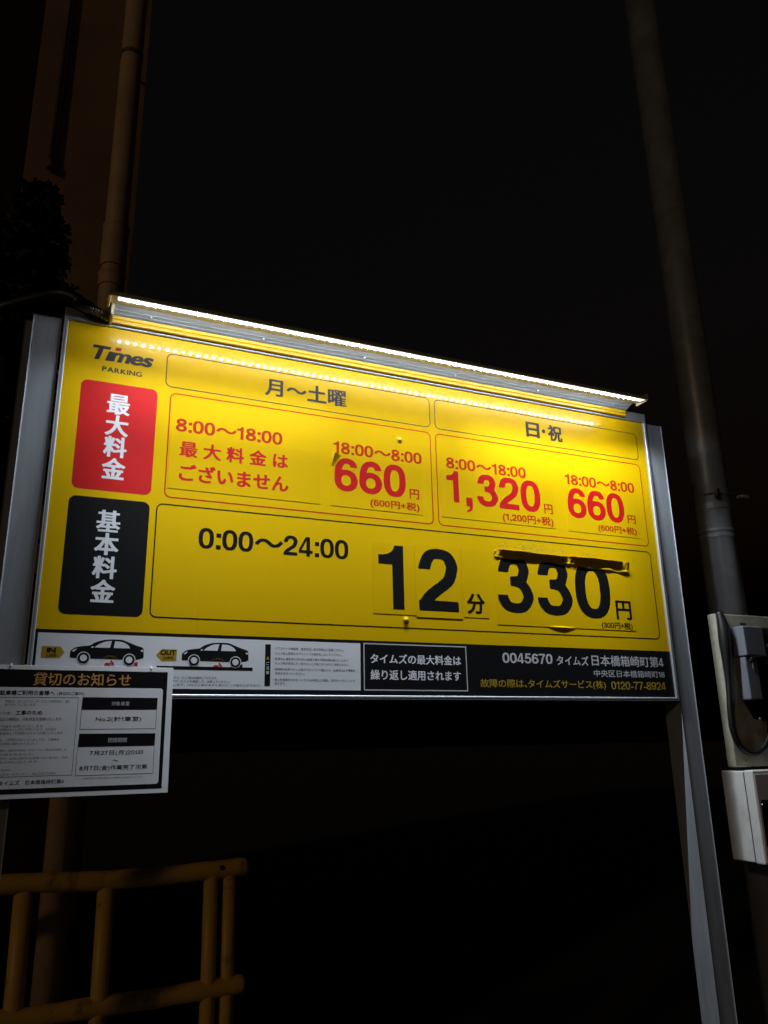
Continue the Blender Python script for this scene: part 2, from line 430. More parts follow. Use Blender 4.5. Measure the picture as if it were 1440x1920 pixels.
def fit(mb, parts, x0, x1, z0, z1, d, shear=0.0):
    A = np.concatenate([p[0] for p in parts]).copy(); A[:, 0] += shear * A[:, 1]
    lo, hi = A.min(0), A.max(0); A = (A - lo) / (hi - lo)
    n = len(mb.v); mb.v += [W(x0 + a * (x1 - x0), d, z0 + b * (z1 - z0)) for a, b in A.tolist()]
    for v, f in parts:
        mb.f += [tuple(i + n for i in q) for q in f]; n += len(v)

def small(mb, s, x0, x1, z0, z1, d):
    """small print: the plain outline"""
    v, f = text_mesh(s); fit(mb, [(v, f)], x0, x1, z0, z1, d)

def words(name, items, d, material, parent):
    for it in items:
        mb = MB(); write(mb, *it[:5], d, **(it[5] if len(it) > 5 else {})); mb.out(name, material, parent)

def lines(name, rows, d, material, parent):
    for t, x0, x1, z0, z1 in rows:
        mb = MB(); small(mb, t, x0, x1, z0, z1, d); mb.out(name, material, parent)

# ------------------------------------------------------------------ the setting
g = MB(); R = 250.0
g.add([(-R, -R, 0), (R, -R, 0), (R, R, 0), (-R, R, 0)], [(0, 1, 2, 3)])
gr = g.out('ground', M_asph); gr['kind'] = 'structure'

# ------------------------------------------------------------------ parking sign
SIGN = thing('parking_sign', 'large yellow parking fee sign with black and red Japanese lettering on grey posts', 'sign', (0.9, 0, 0))
def post(x0, x1, flange):
    p = MB(); p.bbox(x0, x1, 0.0, -62, -ZB * 1000, 899, 3.0, 2)
    o = p.out('post', M_post, SIGN)
    q = MB(); q.bbox(flange[0], flange[1], -24, -58, -ZB * 1000, 893, 2, 1); q.out('rear_flange', M_post, o)
    return o
post(-79, -15, (-98, -79.5)); post(1815, 1879, (1879.5, 1898))
# frame: chamfered aluminium profile round the panel
def frame_profile(a): return [(0.0, -22.0), (0.0, 5.4), (1.3, 7.0), (a * 0.45, 7.2), (a * 0.5, 6.6), (a - 0.8, 6.8), (a, 6.0), (a, -22.0)]
def frame_bar(kind):
    v = []; T = 10.0
    a = {'l': T, 'r': T, 't': 31.0, 'b': T}[kind]
    pr = frame_profile(a)
    for end in (0, 1):
        for o, d in pr:
            k = o / a
            if kind in 'lr':
                x = -o if kind == 'l' else 1800 + o
                z = (-k * 10.0) if end == 0 else (900 + k * 31.0)
            else:
                z = -o if kind == 'b' else 900 + o
                x = (-k * T) if end == 0 else (1800 + k * T)
            v.append(W(x, d, z))
    n = len(pr)
    f = [(i, (i + 1) % n, (i + 1) % n + n, i + n) for i in range(n)] + [tuple(range(n))[::-1], tuple(range(n, 2 * n))]
    return obj('frame_bar', v, f, M_alu, SIGN)
for k in 'lrtb': frame_bar(k)
b = MB(); b.box(-0.2, 1800.2, -3.0, 0.0, 139, 900.2); panel = b.out('price_panel', M_yellow, SIGN)
b = MB(); b.box(-0.2, 1800.2, -3.0, 0.0, -0.2, 138.9); band = b.out('information_band', M_black, SIGN)
b = MB(); b.box(-9, 1809, -21.5, -18, -9, 930); b.out('back_sheet', M_alu, SIGN)

D1, D2, D3, D4 = 0.15, 0.30, 0.45, 0.60
# logo
lg = MB(); lparts = []; x = 0
for ch in 'Tımes':
    L, adv = glyph(ch, 0.040); lparts.append((fill(L)[0] + np.array([x, 0]), fill(L)[1])); x += adv - 0.025
fit(lg, lparts, 61, 208, 807, 846, D1, 0.24)
logo = lg.out('logo_lettering', M_dark, panel)
b = MB(); b.poly([(113.5, 838.5), (127, 838.5), (129.5, 847.5), (116, 847.5)], D1); b.out('logo_dot', M_redline, logo)
words('logo_subtitle', [('PARKING', 87, 182, 777.5, 791, dict(bold=0.03, track=0.05))], D1, M_dark, panel)

# category plates
b = MB(); b.rrect(43, 223.5, 470, 749, 16, D1); rp = b.out('red_plate', M_red, panel)
b = MB()
for i, ch in enumerate('最大料金'):
    z1 = 721 - i * 55.6; write(b, ch, 106, 160, z1 - 53.5, z1, D2, bold=0.034)
b.out('lettering', M_white, rp)
b = MB(); b.rrect(41, 223, 174, 452, 16, D1); kp = b.out('black_plate', M_black, panel)
b = MB()
for i, ch in enumerate('基本料金'):
    z1 = 423 - i * 55.5; write(b, ch, 105, 159, z1 - 53, z1, D2, bold=0.034)
b.out('lettering', M_white, kp)

# ruled boxes
def ruled(x0, x1, z0, z1, r, wd, m, label=None):
    b = MB(); b.ring(x0, x1, z0, z1, r, wd, D1); return b.out('ruled_box', m, panel)
h1 = ruled(240, 996, 762.5, 857, 16, 2.6, M_dark); h2 = ruled(1010, 1768, 762.5, 857, 16, 2.6, M_dark)
r1 = ruled(254, 994.5, 469, 748.5, 16, 3.2, M_redline); r2 = ruled(1009, 1768, 469, 748.5, 16, 3.2, M_redline)
bx = ruled(238, 1769, 174, 453, 16, 3.2, M_black)
words('lettering', [('月〜土曜', 500, 733, 783.5, 835.5, dict(bold=0.028))], D1, M_navy, h1)
b = MB(); write(b, '日', 1329, 1379, 784, 835, D1, bold=0.034); b.ellipse(1394.5, 811, 6.5, 6.5, D1); write(b, '祝', 1411, 1465, 783, 837, D1, bold=0.034)
b.out('lettering', M_dark, h2)
TB = dict(bold=0.026)
words('lettering', [('8:00〜18:00', 273, 550, 646, 681, TB), ('18:00〜8:00', 694, 963, 645, 679, TB)], D1, M_redline, r1)
words('lettering', [('8:00〜18:00', 1042, 1316, 645, 679, TB), ('18:00〜8:00', 1460, 1733, 645, 679, TB)], D1, M_redline, r2)
words('lettering', [('0:00〜24:00', 343, 736, 349, 401, dict(bold=0.024))], D1, M_black, bx)

# price stickers (0.3 mm film: their lower edges throw the thin shadow lines)
def sticker(x0, x1, z0, z1, t=0.55):
    b = MB(); b.box(x0, x1, 0.0, t, z0, z1); return b.out('price_sticker', M_sticker, panel)
s = sticker(261, 657, 494, 638)
b = MB()
write(b, '最大料金は', 285, 567, 580, 622.5, 0.7, bold=0.030, track=0.28)
write(b, 'ございません', 287, 569, 517, 562, 0.7, bold=0.032)
b.out('lettering', M_rednum, s)
NB = dict(bold=0.029)
s = sticker(688, 962, 494, 641); s['label'] = 'price sticker with its upper left corner lifting'
words('lettering', [('660', 697, 910, 538, 633, NB)], 0.7, M_rednum, s)
words('tax_lettering', [('円', 921, 951, 538, 567, dict(bold=0.025)), ('(600円+税)', 801, 951, 499.5, 527, dict(bold=0.028))], 0.7, M_redline, s)
b = MB(); n = 8      # lifted corner
for i in range(n + 1):
    t = i / n
    for j in range(n + 1 - i):
        u = j / n; lift = max(0.0, 1 - (t + u)) ** 1.3 * 13
        b.v.append(W(688.5 + 30 * t + lift * 0.45, 0.7 + lift, 640.5 - 38 * u + lift * 0.1))
idx = 0; rows = []
for i in range(n + 1): rows.append(list(range(idx, idx + n + 1 - i))); idx += n + 1 - i
for i in range(n):
    for j in range(len(rows[i]) - 1):
        b.f.append((rows[i][j], rows[i + 1][min(j, len(rows[i + 1]) - 1)], rows[i][j + 1]))
        if j < len(rows[i + 1]) - 1: b.f.append((rows[i + 1][j], rows[i + 1][j + 1], rows[i][j + 1]))
b.out('lifted_corner', M_sticker, s, smooth=True)
s = sticker(1022, 1411, 496, 641)
b = MB(); write(b, '1', 1040, 1080, 543, 638, 0.7, **NB); write(b, ',', 1103, 1124, 516, 562, 0.7, bold=0.05)
write(b, '320', 1140, 1362, 541, 640, 0.7, **NB); b.out('lettering', M_rednum, s)
words('tax_lettering', [('円', 1373, 1404, 540, 571, dict(bold=0.025)), ('(1,200円+税)', 1223, 1403, 499, 530, dict(bold=0.028))], 0.7, M_redline, s)
s = sticker(1456, 1733, 494, 638)
words('lettering', [('660', 1463, 1681, 538, 635, NB)], 0.7, M_rednum, s)
words('tax_lettering', [('円', 1691, 1724, 540, 568, dict(bold=0.025)), ('(600円+税)', 1571, 1723, 500, 527, dict(bold=0.028))], 0.7, M_redline, s)
s = sticker(805.5, 930, 211, 404); words('lettering', [('1', 822, 896, 224, 399, dict(bold=0.028))], 0.7, M_black, s)
s = sticker(1076, 1158, 213, 408.5); words('lettering', [('分', 1088, 1146, 223, 280, dict(bold=0.035))], 0.7, M_black, s)
s = sticker(931, 1073.5, 207, 407, 0.9); words('lettering', [('2', 940, 1063, 225, 400, dict(bold=0.028))], 1.05, M_black, s)
s = sticker(1184, 1676, 197, 410); s['label'] = 'price sticker with its upper edge curling off the panel'
b = MB(); write(b, '3', 1190, 1311, 232, 402, 0.7, bold=0.028); write(b, '3', 1325, 1449, 231, 402, 0.7, bold=0.028); write(b, '0', 1462, 1591, 229, 402, 0.7, bold=0.028)
write(b, '円', 1607, 1666, 229.5, 288, 0.7, bold=0.025); write(b, '(300円+税)', 1547, 1664, 197.8, 221, 0.7, bold=0.024)
b.out('lettering', M_black, s)
# curled upper edge
NU, NV = 150, 20; b = MB()
for i in range(NU + 1):
    u = i / NU; x = 1186 + 486 * u
    H = 21 + 14 * u + 2.6 * math.sin(u * 8 + 1) + 1.3 * math.sin(u * 29) + 0.8 * math.sin(u * 57)
    for j in range(NV + 1):
        v = j / NV
        pin = min(1.0, math.exp(-((u - 0.012) / (0.022 + 0.02 * v)) ** 2) + math.exp(-((u - 0.535 - 0.02 * v) / (0.012 + 0.085 * v)) ** 2) + math.exp(-((u - 0.965) / (0.012 + 0.022 * v)) ** 2) + 0.35 * math.exp(-((u - 0.25) / 0.05) ** 2) * v)
        A = 5.6 + 1.6 * u + 0.7 * math.sin(u * 13)
        d = 0.75 + A * (1 - pin) * max(0.0, 1 - v / 0.80) + 0.5 * (1 - v)
        d += (1.0 + 1.5 * u) * math.sin(math.pi * min(1.0, max(0.0, (v - 0.68) / 0.32))) * (0.7 + 0.3 * math.sin(u * 40))
        d += pin * v * (1 - v) * 4 * (1.3 + 1.0 * math.sin(u * 170 + v * 6))
        b.v.append(W(x + 1.2 * pin * math.sin(v * 6 + u * 90), d, 413 - 2.5 * u - H * v + (1.1 * math.sin(u * 11) + 0.6 * math.sin(u * 37)) * (1 - 0.5 * v)))
for i in range(NU):
    for j in range(NV):
        a = i * (NV + 1) + j; b.f.append((a, a + NV + 1, a + NV + 2, a + 1))
b.out('curled_edge', M_curl, s, smooth=True)
# loose bulge on the lower edge
b = MB(); n = 24
for i in range(n + 1):
    t = i / n; h = math.sin(math.pi * t)
    for j in range(6):
        k = j / 5; b.v.append(W(1357 + 92 * t, 0.7 + 1.7 * h * k ** 1.5, 201.5 - 4.6 * k + 0.3 * h))
for i in range(n):
    for j in range(5):
        a = i * 6 + j; b.f.append((a, a + 6, a + 7, a + 1))
b.out('loose_edge', M_sticker, s, smooth=True)
# glue residue and rivets
b = MB()
for k in range(70):
    x = random.gauss(1330, 60) if k < 45 else random.uniform(1190, 1700); z = random.gauss(428, 5.5) if k < 45 else random.gauss(424, 4); r = random.uniform(0.5, 2.4)
    b.poly([(x + r * random.uniform(0.6, 2.2) * math.cos(a), z + r * random.uniform(0.4, 0.9) * math.sin(a)) for a in (0.2, 1.3, 2.5, 3.6, 5.0)], 0.2 + k * 0.002)
b.out('glue_residue', M_residue, panel)['kind'] = 'stuff'
for x, z in ((895, 710), (899.5, 197)):
    b = MB(); b.dome((x, 0.05, z), 10.5, 0.10); b.dome((x, 0.9, z), 6.2, 0.62); b.out('rivet', M_sticker, panel, smooth=True)

# ---- information band
b = MB(); b.rrect(6, 767.5, 12.5, 131, 1.5, D1); gp = b.out('guide_panel', M_white, band)
def arrow(left):
    b = MB()
    if left: b.poly([(259.5, 88.5), (272, 75), (306, 76), (306, 102), (272, 102)], D2)
    else: b.poly([(16, 76.5), (54, 76.5), (63, 89), (54, 101.5), (16, 101.5)], D2)
    return b.out('direction_arrow', M_gold, gp)
arrow(False); arrow(True)
words('arrow_lettering', [('IN', 27, 45, 88, 98.5, dict(bold=0.035)), ('入庫時', 24, 48, 78.5, 85.5, dict(bold=0.01)),
                          ('OUT', 269, 304, 89, 100.5, dict(bold=0.032)), ('出庫時', 276, 299, 79, 86, dict(bold=0.01))], D3, M_black, gp)
def pictogram(x0, x1, zb, zt):
    sx = (x1 - x0) / 893.0; sz = (zt - zb) / 318.0
    P = lambda pts: [(x0 + (a - 152) * sx, zb + (500 - c) * sz) for a, c in pts]
    body = MB(); body.poly(P([tuple(q) for q in smoothpts([(152, 425), (152, 350), (168, 325), (215, 292), (300, 276), (380, 264), (430, 230), (520, 197), (600, 184), (690, 181), (770, 186), (860, 218), (950, 252), (1030, 280), (1042, 340), (1045, 395), (1030, 412), (945, 436)], 4)]), D2)
    car = body.out('car_pictogram', M_black, gp)
    wn = MB()
    wn.poly(P([(432, 290), (470, 256), (540, 218), (590, 205), (640, 201), (622, 290)]), D3)
    wn.poly(P([(666, 290), (678, 204), (750, 207), (800, 222), (845, 250), (866, 278), (868, 290)]), D3)
    wn.poly(P([(392, 296), (398, 280), (420, 276), (428, 290)]), D3)
    wn.poly(P([(172, 346), (182, 330), (226, 306), (215, 330), (190, 348)]), D3)
    wn.poly(P([(1003, 312), (1030, 300), (1036, 330), (1010, 326)]), D3)
    for cx, cy in ((313, 424), (868, 436)):
        (px, pz), = P([(cx, cy)]); wn.ellipse(px, pz, 79 * sx, 79 * sx, D3)
    wn.out('window_print', M_white, car)
    for cx, cy in ((313, 424), (868, 436)):
        (px, pz), = P([(cx, cy)]); ty = MB(); ty.ellipse(px, pz, 69 * sx, 69 * sx, D4); ty.out('tyre_print', M_black, car)
        hb = MB(); hb.ellipse(px, pz, 42 * sx, 42 * sx, D4 + 0.15); hb.out('hub_print', M_white, car)
    rd = MB(); (cx, cz), = P([(630, 490)])
    for k in range(15):
        a = math.pi * (0.02 + 0.96 * k / 14); r0, r1 = 17.5, 22.0
        c, s_ = math.cos(a), math.sin(a) * 0.85
        rd.poly([(cx + r0 * c - 0.5 * s_, cz + r0 * s_), (cx + r1 * c - 0.7 * s_, cz + r1 * s_), (cx + r1 * c + 0.7 * s_, cz + r1 * s_), (cx + r0 * c + 0.5 * s_, cz + r0 * s_)], D4 + 0.1)
    rd.out('flash_print', M_gold, car)
    fl = MB(); fl.poly([(cx - 12, cz - 3), (cx + 3, cz - 3), (cx + 2, cz + 1), (cx - 8, cz + 2)], D4); fl.poly([(cx + 4, cz + 8), (cx + 11, cz - 1), (cx + 8, cz - 3), (cx + 1, cz + 6)], D4)
    fl.out('lock_plate_print', M_red, car)
    return car
pictogram(75, 232, 64.5, 120.5); pictogram(318, 476, 64.5, 121)
b = MB(); b.poly([(262, 56.5), (487, 56.5), (487, 64), (262, 64)], D2); b.poly([(455, 64.1), (462, 64.1), (462, 71), (455, 71)], D2); b.poly([(10, 57), (246, 57), (246, 60), (10, 60)], D2)
b.out('road_print', M_black, gp)
b = MB(); b.poly([(212, 62), (220, 62), (220, 71), (212, 71)], D2); b.out('wheel_stop_print', M_red, gp)
for s_, x0, x1, z in (('車室に入庫しますと、ロック板は自動的に下がります。', 262, 403, 38), ('ロック板が完全に下がったことを確認して、出庫してください。', 246, 434, 30), ('出庫は精算後2分以内にお願いします。(4分以上過ぎますと再びロック板が上がります)', 190, 507, 21.5)):
    lines('small_print', [(s_, x0, x1, z - 3, z + 3)], D2, M_black, gp)
for s_, x0, x1, z in (('・エアロパーツ装着車、車高の低い車の利用はご遠慮ください。', 538, 722, 112), ('・ロック板上昇時はスライドドアの操作をしないでください。', 538, 716, 100), ('・駐車中に運転者以外の方の乗降や重い荷物の積み降ろしにより', 538, 733, 86.5), ('ロック板が車底に引っ掛かることがありますのでご注意ください。', 543, 737, 76),
                      ('・短時間の駐車でロック板が下がっていた場合でも、出庫時は必ず精算の', 538, 752, 61.5), ('手続きを行ってください。', 543, 618, 51.5), ('・無人駐車場のためカートラブルが発生した場合、お待ちいただくことが', 538, 752, 36.5), ('あります。', 543, 570, 27.5)):
    lines('small_print', [(s_, x0, x1, z - 3.3, z + 3.3)], D2, M_black, gp)
b = MB(); b.poly([(517, 21), (531, 21), (531, 121), (517, 121)], D2); wb = b.out('warning_bar', M_black, gp)
b = MB(); b.poly([(519.5, 84), (528.5, 84), (524, 92.5)], D3); b.out('warning_triangle', M_gold, wb)
b = MB()
for i, ch in enumerate('ご注意'): write(b, ch, 520, 528, 71 - i * 11, 79 - i * 11, D3, bold=0.01)
b.out('lettering', M_white, wb)
b = MB(); b.ring(776, 1079, 12.5, 132.5, 0.6, 3.0, D1); mb_ = b.out('message_box', M_grey, band)
words('lettering', [('タイムズの最大料金は', 795, 1061, 81, 106, dict(bold=0.024)), ('繰り返し適用されます', 795, 1059, 39.5, 65.5, dict(bold=0.024))], D1, M_white, mb_)
words('lettering', [('0045670', 1193, 1360, 91, 119, dict(bold=0.026)), ('タイムズ', 1374, 1487, 89, 116, dict(bold=0.02)), ('日本橋箱崎町第4', 1498, 1769, 89, 121, dict(bold=0.014)),
                    ('中央区日本橋箱崎町18', 1502, 1768, 57.5, 78, dict(bold=0.006))], D1, M_grey, band)
words('service_lettering', [('故障の際は、タイムズサービス(株)', 1118, 1541, 20, 47, dict(bold=0.014)), ('0120-77-8924', 1561, 1768, 22, 45, dict(bold=0.016))], D1, M_gold, band)

# ------------------------------------------------------------------ light bar above the panel
LAMP = thing('light_bar', 'long yellow and aluminium LED light bar over the top edge of the yellow sign', 'lamp', W(900, 60, 930))
b = MB(); b.prism_x([(7.6, 907), (15, 905), (19, 906.5), (20, 911.5), (17.2, 914.2), (21, 916.6), (23, 923), (21, 928), (7.6, 929)], 101, 1716); b.out('trim_rail', M_lampyel, LAMP)
b = MB(); b.prism_x([(23.4, 925.2), (26, 922.8), (31, 925.2), (32, 924.2), (33.6, 926.6), (42, 929.4), (43, 928.4), (44.6, 930.4), (61, 934), (60, 938), (24, 931)], 100, 1714); alu = b.out('profile', M_lampalu, LAMP)
b = MB(); b.prism_x([(60, 938.5), (62.5, 933.4), (94, 926.2), (112, 924), (116.5, 922.6), (119, 924.5), (117, 934), (62, 944)], 88, 1722); b.out('visor', M_visor, LAMP)
b = MB(); b.bbox(81, 87.8, 58, 120, 921, 946, 1.5); b.bbox(92, 99.5, 7.6, 62, 903, 940, 2); b.out('end_cap', M_visor, LAMP)
b = MB(); b.bbox(1722.2, 1725, 64, 119.5, 922, 945, 1); b.out('end_cap', M_visor, LAMP)
b = MB(); b.prism_x([(96, 925.6), (96, 924.4), (116.2, 921.2), (116.2, 922.5)], 104, 1712); b.out('led_strip', M_strip, LAMP)
for i in range(6):
    x = 190 + i * 292; b = MB(); b.ball((x, 38, 927.2), 3.2); b.out('screw', M_bolt, LAMP, smooth=True)
# LEDs: a small lens each, and the beam it throws down the panel
NLED = 75; bmx = bmesh.new(); bmesh.ops.create_icosphere(bmx, subdivisions=2, radius=0.0036)
for v in bmx.verts: v.co.z *= 0.8
lens = bpy.data.meshes.new('led'); bmx.to_mesh(lens); bmx.free(); lens.materials.append(M_led)
lens.polygons.foreach_set('use_smooth', [True] * len(lens.polygons))
def beam(power, half, aim_y, aim_x=0.0):
    l = bpy.data.lights.new('led_beam', 'SPOT'); l.energy = power; l.spot_size = math.radians(2 * half); l.spot_blend = 1.0
    l.shadow_soft_size = 0.004; l.color = (0.84, 0.93, 1.0); l.specular_factor = 0.0
    return l, Vector((-aim_x, -aim_y, 1)).normalized().to_track_quat('Z', 'Y').to_euler()
BEAMS = (beam(LED_NEAR_W, 40, 0.105), beam(LED_FAR_W, 16, 0.075))
SIDE_L = (beam(LED_SIDE_W, 33, 0.10, -0.75),); SIDE_R = (beam(LED_SIDE_W * 2.0, 33, 0.16, 0.80),)  # sideways spots added near both ends to brighten posts, notice, pole and cabinet
for i in range(NLED):
    x = 128 + 20.93 * i
    o = bpy.data.objects.new('led', lens); COL.objects.link(o); o.parent = LAMP
    o.location = Vector(W(x, 107, 921.5)) - Vector(LAMP.location)
    for l, rot in (BEAMS + SIDE_L if i % 3 == 1 and i < 34 else BEAMS + SIDE_R if i % 3 == 1 and i > 40 else BEAMS):
        q = bpy.data.objects.new('led_beam', l); COL.objects.link(q); q.parent = LAMP
        q.location = Vector(W(x, 107, 916.5)) - Vector(LAMP.location); q.rotation_euler = rot
# gland and cable
gl = MB(); p0 = Vector(W(92, 27, 912)); ax = Vector((-1, -0.10, 0.30)).normalized()
rs = []; ps = []
for i in range(15):
    ps.append(p0 + ax * 0.0033 * i); rs.append(0.0125 if i % 2 else 0.0105)
gl.tube(ps, rs, 14); gl.out('cable_gland', M_gland, LAMP, smooth=False)
c = MB(); e0 = ps[-1]
path = [e0, e0 + ax * 0.03, Vector(W(12, 30, 944)), Vector(W(-25, 12, 958)), Vector(W(-70, -30, 962)), Vector(W(-140, -90, 958)), Vector(W(-210, -130, 930)), Vector(W(-260, -150, 850))]
sm = [Vector(tuple(v)) for v in smoothpts([tuple(v) for v in path], 6)]
c.tube(sm, 0.016, 12); tag(c.out('power_cable', M_cable, None, smooth=True, origin=e0), 'thick black cable running over the left post top to the light bar', 'cable')

# ------------------------------------------------------------------ laminated notice, hung at the lower left of the sign
ND = 35.0
NOT = thing('notice_sheet', 'white laminated notice with black border hung over the lower left corner of the yellow sign', 'notice', W(105, ND, -211))
def nsheet(x0, x1, z0, z1, d, t, n=40):
    b = MB()
    bow = lambda x: 0.0
    b.bbox(x0, x1, d - t, d, z0, z1, 0.25, 1); return b
b = nsheet(-86, 297.5, -210.5, 58.5, ND, 0.9); b.out('laminate', M_film, NOT)
b = MB(); b.poly([(-76, -201), (284, -201), (285.5, 48.5), (-76, 49.5)], ND + 0.12); b.out('border_print', M_ink, NOT)
b = MB(); b.poly(rr(-68, 276.5, -191.5, 12, 6), ND + 0.24); pp = b.out('paper_print', M_paper, NOT)
words('title_lettering', [('貸切のお知らせ', 6, 206, 16, 43.5, dict(bold=0.012))], ND + 0.24, M_orange, NOT)
words('lettering', [('駐車場ご利用の皆様へ', -55, 51, -4.5, 5.5, dict(bold=0.022)), ('(貸切のご案内)', 56, 110, -5, 3, dict(bold=0.005)),
                    ('タイムズ　日本橋箱崎町第4', -38, 85, -184, -175, dict(bold=0.006)), ('No.2(計1車室)', 138, 233, -61, -49, dict(bold=0.006)),
                    ('7月27日(月)20:00', 131, 241, -131, -120, dict(bold=0.006)), ('〜', 179, 190, -143, -139, dict(bold=0.0)),
                    ('8月7日(金)作業完了次第', 113, 251, -161.5, -150, dict(bold=0.006)), ('工事のため', -21, 30, -45, -36, dict(bold=0.02))], ND + 0.36, M_ink, pp)
b = MB(); b.ring(-62, 99.5, -168, -8.5, 0.5, 0.7, ND + 0.36); b.ring(107, 265, -76, -34, 0.4, 0.8, ND + 0.36); b.ring(105.5, 264.5, -170, -110, 0.4, 0.8, ND + 0.36)
b.poly([(107, -34), (265.5, -34), (266, -9), (108, -8)], ND + 0.34); b.poly([(106, -112), (264.5, -112), (265, -85.5), (107, -84.5)], ND + 0.34); b.out('table_print', M_ink, pp)
words('header_lettering', [('対象車室', 168, 206, -26, -17, dict(bold=0.0)), ('閉鎖期間', 167, 205, -103.5, -94, dict(bold=0.0))], ND + 0.48, M_grey, pp)
for s_, x0, x1, z, h in (('平素は、タイムズパーキングをご利用頂き　誠に', -43, 84, -17, 6), ('ありがとうございます。', -43, 18, -24, 6), ('この度、', -52, -28, -41, 5.5),
                         ('ご不便をお掛けいたします', -52, 34, -68, 5.5), ('近隣のタイムズをご利用いただき、引き続き', -46, 60, -74.5, 5.5), ('当駐車場をご利用賜りますようお願いいたします。', -52, 76, -82, 5.5),
                         ('なお、ご不明な点がございましたら、ご連絡先', -52, 68, -95, 5.5), ('までお問い合わせください。', -52, 28, -102.5, 5.5),
                         ('※期間中、出庫済の車室につきましても（貸切対象車室）は', -52, 84, -116, 4.5), ('ご利用できません。', -52, 22, -124, 4.5), ('※ご予約・定期ご契約のお客様へのご案内は、別途', -52, 88, -132, 4.5), ('お知らせいたします。', -52, 34, -139, 4.5),
                         ('お問い合わせ', -52, -18, -154, 4.5), ('タイムズコールセンター　TEL:0120-77-8924', -52, 67, -162.5, 5), ('※施錠状況は、作業の進捗により変更となる場合がございます。', 121, 244, -175.5, 3.6)):
    lines('small_print', [(s_, x0, x1, z - h / 2, z + h / 2)], ND + 0.36, M_inkgrey, pp)
b = MB(); small(b, '左記の期間は、対象車室を閉鎖いたします。', -52, 72, -57, -50, ND + 0.36); b.out('red_lettering', M_inkred, pp)
for x in (-40, 248):
    b = MB(); b.tube([W(x, ND + 0.5, 56), W(x, ND, 60), W(x, 18, 63), W(x + 3, 13.5, 60)], 0.0016, 8); b.out('tie_wrap', M_film, NOT)

NOT.rotation_euler = (math.radians(-3.5), 0, 0)      # tilted back so that the sheet catches more of the lamp's light

# ------------------------------------------------------------------ steel pole with the electric boxes, right of the sign
PX, PY = 2.233, 0.150
POLE = thing('utility_pole', 'round grey steel pole standing right of the yellow sign behind the meter board', 'pole', (PX, PY, 0))
def vt(x, y, z0, z1, r, n=36): 
    b = MB(); b.tube([(x, y, z0), (x, y, z1)], r, n); return b
vt(PX, PY, 0, 5.4, 0.0635).out('pole_shaft', M_pole, POLE, smooth=True)
for z, h, r in ((0.674, 0.020, 0.0660), (0.590, 0.010, 0.0663), (0.568, 0.012, 0.0657)):
    vt(PX, PY, ZB + z, ZB + z + h, r).out('collar', M_pole, POLE, smooth=False)
b = MB(); b.tube([(PX - 0.073, PY - 0.03, ZB + 0.728), (PX - 0.012, PY - 0.078, ZB + 0.728), (PX + 0.054, PY - 0.068, ZB + 0.728), (PX + 0.10, PY - 0.045, ZB + 0.728)], 0.0022, 8)
b.out('strap', M_pole, POLE)
for dx in (0.085, 0.104):
    b = MB(); b.tube([(PX + dx, PY - 0.072, ZB + 0.723), (PX + dx, PY - 0.045, ZB + 0.727)], 0.0075, 10); b.out('bolt', M_bolt, POLE)
b = MB(); b.tube([(PX - 0.042, PY - 0.064, ZB + 0.708), (PX - 0.038, PY - 0.068, ZB + 0.740)], [0.009, 0.006], 10); b.out('rubber_plug', M_cable, POLE)

# meter board
BX = lambda x: 3 + (x - 3) * 1.0246          # the board stands a little behind the plane its pieces were measured on
BZ = lambda z: -117 + (z + 117) * 1.0246
def bb(mb, x0, x1, d0, d1, z0, z1, r): return mb.bbox(BX(x0), BX(x1), d0, d1, BZ(z0), BZ(z1), r, 2)
BOARD = thing('meter_board', 'beige board with a grey meter and a looped black cable beside the sign post', 'electrical board', W(2230, -30, -205))
b = bb(MB(), 1962, 2420, -34, 0, -206, 258, 3); b.out('backboard', M_board, BOARD)
b = bb(MB(), 2014, 2100, 0.2, 54, 122, 214, 4); mt = b.out('meter_case', M_meter, BOARD)
b = bb(MB(), 2018, 2070, 0.2, 42, -10, 120, 4); b.out('terminal_cover', M_meter, mt)
b = bb(MB(), 2072, 2086, 0.2, 28, 0, 84, 3); b.out('terminal_lever', M_meter, mt)
b = MB(); b.tube([W(BX(2052), 1, BZ(92)), W(BX(2070), 28, BZ(92))], 0.031, 22); b.out('meter_knob', M_meter, mt, smooth=False)
b = bb(MB(), 2104, 2420, 0.2, 46, 96, 214, 4); b.out('breaker_case', M_meterdark, BOARD)
b = bb(MB(), 2088, 2420, 0.2, 18, -72, 94, 4); b.out('lower_case', M_ink, BOARD)
b = MB(); b.prism_y([(BX(2030), BZ(-14)), (BX(2087), BZ(-14)), (BX(2087), BZ(-70)), (BX(2062), BZ(-66))], 0.2, 14); b.out('cable_cover', M_ink, BOARD)
b = bb(MB(), 2062, 2086, 0.2, 4, 226, 231, 1); b.out('slot', M_ink, BOARD)
cp = [tuple(W(BX(x), 10, BZ(z))) for x, z in ((1962, 262), (1966, 215), (1963, 150), (1959, 86), (1955, 29), (1945, -50), (1946, -105), (1968, -146), (2010, -168), (2056, -156), (2092, -122), (2106, -80), (2108, -40))]
cp[0] = tuple(W(BX(1976), 4, BZ(262)))
cp = [cp[0]] + [tuple(Vector(p) + Vector((0.012, 0, 0))) for p in cp[1:]]
sm = smoothpts(cp, 6); rr_ = [0.0085 + 0.0105 * math.exp(-((i - 9) / 7.5) ** 2) for i in range(len(sm))]
b = MB(); b.tube([tuple(v) for v in sm], rr_, 14); b.out('cable_loop', M_cable, BOARD, smooth=True)
b = MB(); b.tube([W(BX(2022), 55.5, BZ(104)), W(BX(2032), 55.5, BZ(116)), W(BX(2096), 55.5, BZ(122))], 0.0022, 8); b.out('meter_wire', M_cable, BOARD)
